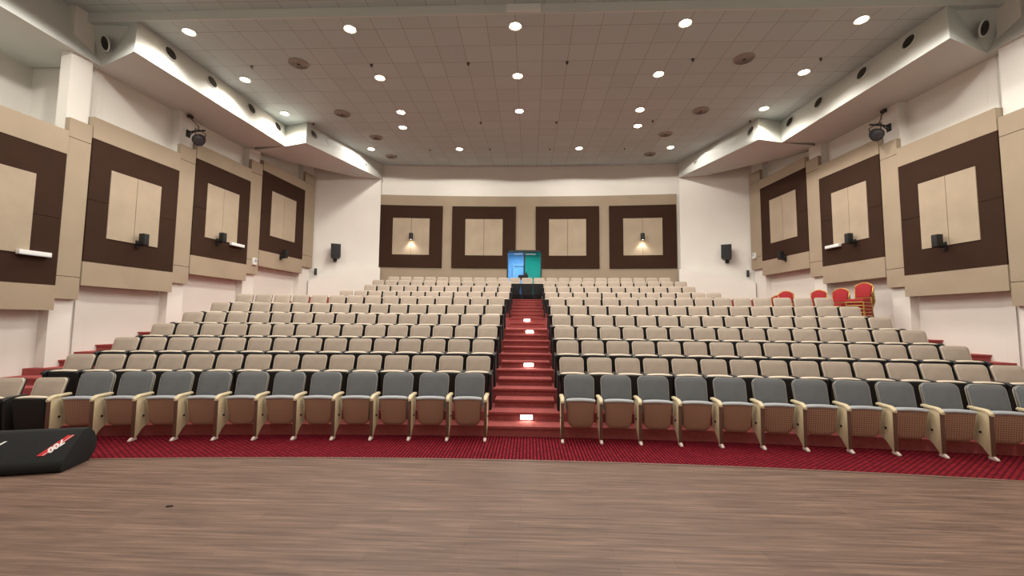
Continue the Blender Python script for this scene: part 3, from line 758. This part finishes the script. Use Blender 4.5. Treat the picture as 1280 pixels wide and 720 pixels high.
# ------------------------------------------------------------------ red banquet chairs
def banquet():
    r = empty('banquet_chair')
    # faces -y ; seat .45 high
    o = obj('seat', pad(rrect(.42,.40,-.2,.2,.05,.05), .05, .015, .012, lambda z: 0), 'red_fabric', r)
    o.data.transform(Matrix.Translation((0,0,.44)) @ Matrix.Rotation(math.radians(-90),4,'X'))
    out = [(x, z) for x, z in rrect(.36,.42,.56,.80,.02,.03,3)]
    arch = [(-.17,.54),(.17,.54),(.2,.78),(.2,.83),(.15,.88),(.08,.92),(0,.935),(-.08,.92),(-.15,.88),(-.2,.83),(-.2,.78)]
    lean = lin_lean(.22,.45,.33,.9)
    bm = bmesh.new(); add_loft(bm, [[(x, lean(z)+d, z) for x,z in inset(arch, q)] for d,q in ((.02,.02),(.0,.018),(-.022,.022),(-.03,.05))]); obj('backrest', bm, 'red_fabric', r)
    bm = bmesh.new(); add_tube(bm, [(x, lean(z)+.003, z) for x,z in arch], .016, 8, True); obj('back_frame', bm, 'gold', r)
    for sx in (-1,1):
        bm = bmesh.new(); add_tube(bm, [(sx*.17,lean(.56),.56),(sx*.185,.23,.44),(sx*.19,.25,.2),(sx*.195,.30,.005)], .013, 8); obj('leg', bm, 'gold', r)
        bm = bmesh.new(); add_tube(bm, [(sx*.185,-.17,.42),(sx*.19,-.18,.2),(sx*.195,-.19,.005)], .013, 8); obj('leg', bm, 'gold', r)
    bm = bmesh.new(); add_tube(bm, [(sx*.19,y,.42) for sx,y in ((-1,-.19),(1,-.19),(1,.22),(-1,.22))], .014, 8, True); obj('seat_frame', bm, 'gold', r)
    return r
bc = None
stk = [((8.46,11.42), -60, 5, 'in the tallest stack by the right wall'), ((8.40,12.15), -56, 4, 'in the stack behind the tallest one'), ((8.25,12.74), -46, 4, 'in the third stack along the right wall'), ((7.65,13.2), -34, 4, 'in the stack farthest from the stage'), ((7.8,13.85), -30, 3, 'in the low stack half hidden behind the farthest')]
lay = ['bottom','second','third','fourth','top']
for (x,y), a, n, t in stk:
    for i in range(n):
        if bc is None: bc = banquet(); o = bc
        else: o = copy_tree(bc)
        ang = math.radians(a); o.rotation_euler = (0,0,ang)
        o.location = (x-.025*i*math.sin(-ang), y-.025*i*math.cos(ang)*0-.02*i, fl[6]+.085*i)
        pos = 'top' if i == n-1 else lay[i]
        tag(o, 'red banquet chair with gold frame, %s%s' % ((pos+' ') if n > 1 else '', t), 'chair', 'red banquet chairs along the right wall')

# ------------------------------------------------------------------ floor monitor speaker
mon = empty('monitor_speaker', (-6.1, 5.22, 0), (0,0,math.radians(17)))
# profile in y,z (front = -y); local x along the width
prof = [(-.31,.0),(.17,.0),(.29,.10),(.31,.24),(.24,.36),(.14,.435),(.03,.435),(-.33,.12),(-.34,.05)]
bm = bmesh.new(); add_prism(bm, prof, 'x', -.72, .60, .035); obj('cabinet', bm, 'cover', mon)
# sloping face frame: from (-.36,.12) to (.06,.44)
e0 = Vector((0,-.33,.12)); e1 = Vector((0,.03,.435)); up = (e1-e0).normalized(); nrm = Vector((0,-up.z,up.y))
basis = Matrix(((1,up.x,nrm.x,0),(0,up.y,nrm.y,0),(0,up.z,nrm.z,0),(0,0,0,1)))
def face_m(x, v, off): return Matrix.Translation(e0+up*v+nrm*off+Vector((x,0,0))) @ basis
bm = bmesh.new(); add_prism(bm, [(-.14,-.11),(-.055,-.11),(.145,.12),(.06,.12)], 'z', 0, .004)
lab = obj('badge', bm, 'label_red', mon); lab.matrix_local = face_m(.42,.24,.001) @ Matrix.Diagonal((.85,1.2,1,1))
def text(s, size, parent, m):
    c = bpy.data.curves.new('lettering','FONT'); c.body = s; c.size = size; c.align_x = 'CENTER'; c.align_y = 'CENTER'; c.extrude = .0008; c.materials.append(M['label_white']); c.offset = .004
    tmp = bpy.data.objects.new('lettering_curve', c); COL.objects.link(tmp); bpy.context.view_layer.update()
    me = bpy.data.meshes.new_from_object(tmp.evaluated_get(bpy.context.evaluated_depsgraph_get())); bpy.data.objects.remove(tmp)
    o = bpy.data.objects.new('lettering', me); COL.objects.link(o); o.parent = parent; o.matrix_local = m; return o
text('700', .105, lab, Matrix.Translation((.012,-.005,.0055)) @ Matrix.Rotation(math.radians(229),4,'Z'))
bm = bmesh.new(); add_prism(bm, [(-.075,-.11),(-.067,-.11),(.133,.12),(.125,.12)], 'z', 0, .001); o = obj('badge_stripe', bm, 'label_white', lab); o.location = (0,0,.0042)
o = text('Y', .14, mon, face_m(-.15,.28,.003))
tag(mon, 'black covered wedge floor monitor with a red and white badge', 'speaker')
# scrap on the floor
bm = bmesh.new(); bmesh.ops.create_icosphere(bm, subdivisions=2, radius=.02)
for v in bm.verts: v.co += v.co*random.uniform(-.35,.35); v.co.z = abs(v.co.z)*.5; v.co.x *= 1.6
o = obj('debris_scrap', bm, 'crumb', loc=(-3.43,4.28,0)); tag(o, 'tiny dark scrap lying on the wooden floor', 'scrap')

# ------------------------------------------------------------------ lobby light, world, camera
l = bpy.data.lights.new('lobby_lamp','AREA'); l.energy = 95; l.size = 1.6; l.color = (.88,.95,1)
o = bpy.data.objects.new('lobby_lamp', l); COL.objects.link(o); o.location = (-.1, Y1+1.1, fz+2.45)
w = bpy.data.worlds.new('world'); SC.world = w; w.use_nodes = True
w.node_tree.nodes['Background'].inputs[0].default_value = (.9,.85,.8,1); w.node_tree.nodes['Background'].inputs[1].default_value = .02

f, pit, yaw, roll = 545.1, .077, .0399, .0089
cam = bpy.data.cameras.new('camera'); cam.sensor_width = 36; cam.lens = f/1280*36; cam.clip_end = 200
co = bpy.data.objects.new('camera', cam); COL.objects.link(co)
fw = Vector((-math.sin(yaw)*math.cos(pit), math.cos(yaw)*math.cos(pit), math.sin(pit)))
rt = Vector((math.cos(yaw), math.sin(yaw), 0)); upv = rt.cross(fw)
r2 = rt*math.cos(roll)+upv*math.sin(roll); u2 = upv*math.cos(roll)-rt*math.sin(roll)
mw = Matrix((r2, u2, -fw)).transposed().to_4x4(); mw.translation = CAM
co.matrix_world = mw
SC.camera = co
SC.view_settings.view_transform = 'Standard'; SC.view_settings.look = 'None'; SC.view_settings.gamma = 1; SC.view_settings.use_curve_mapping = False
SC.view_settings.exposure = .14
SC.cycles.use_denoising = True
SC.cycles.max_bounces = 10; SC.cycles.diffuse_bounces = 3
SC.cycles.sample_clamp_indirect = 6
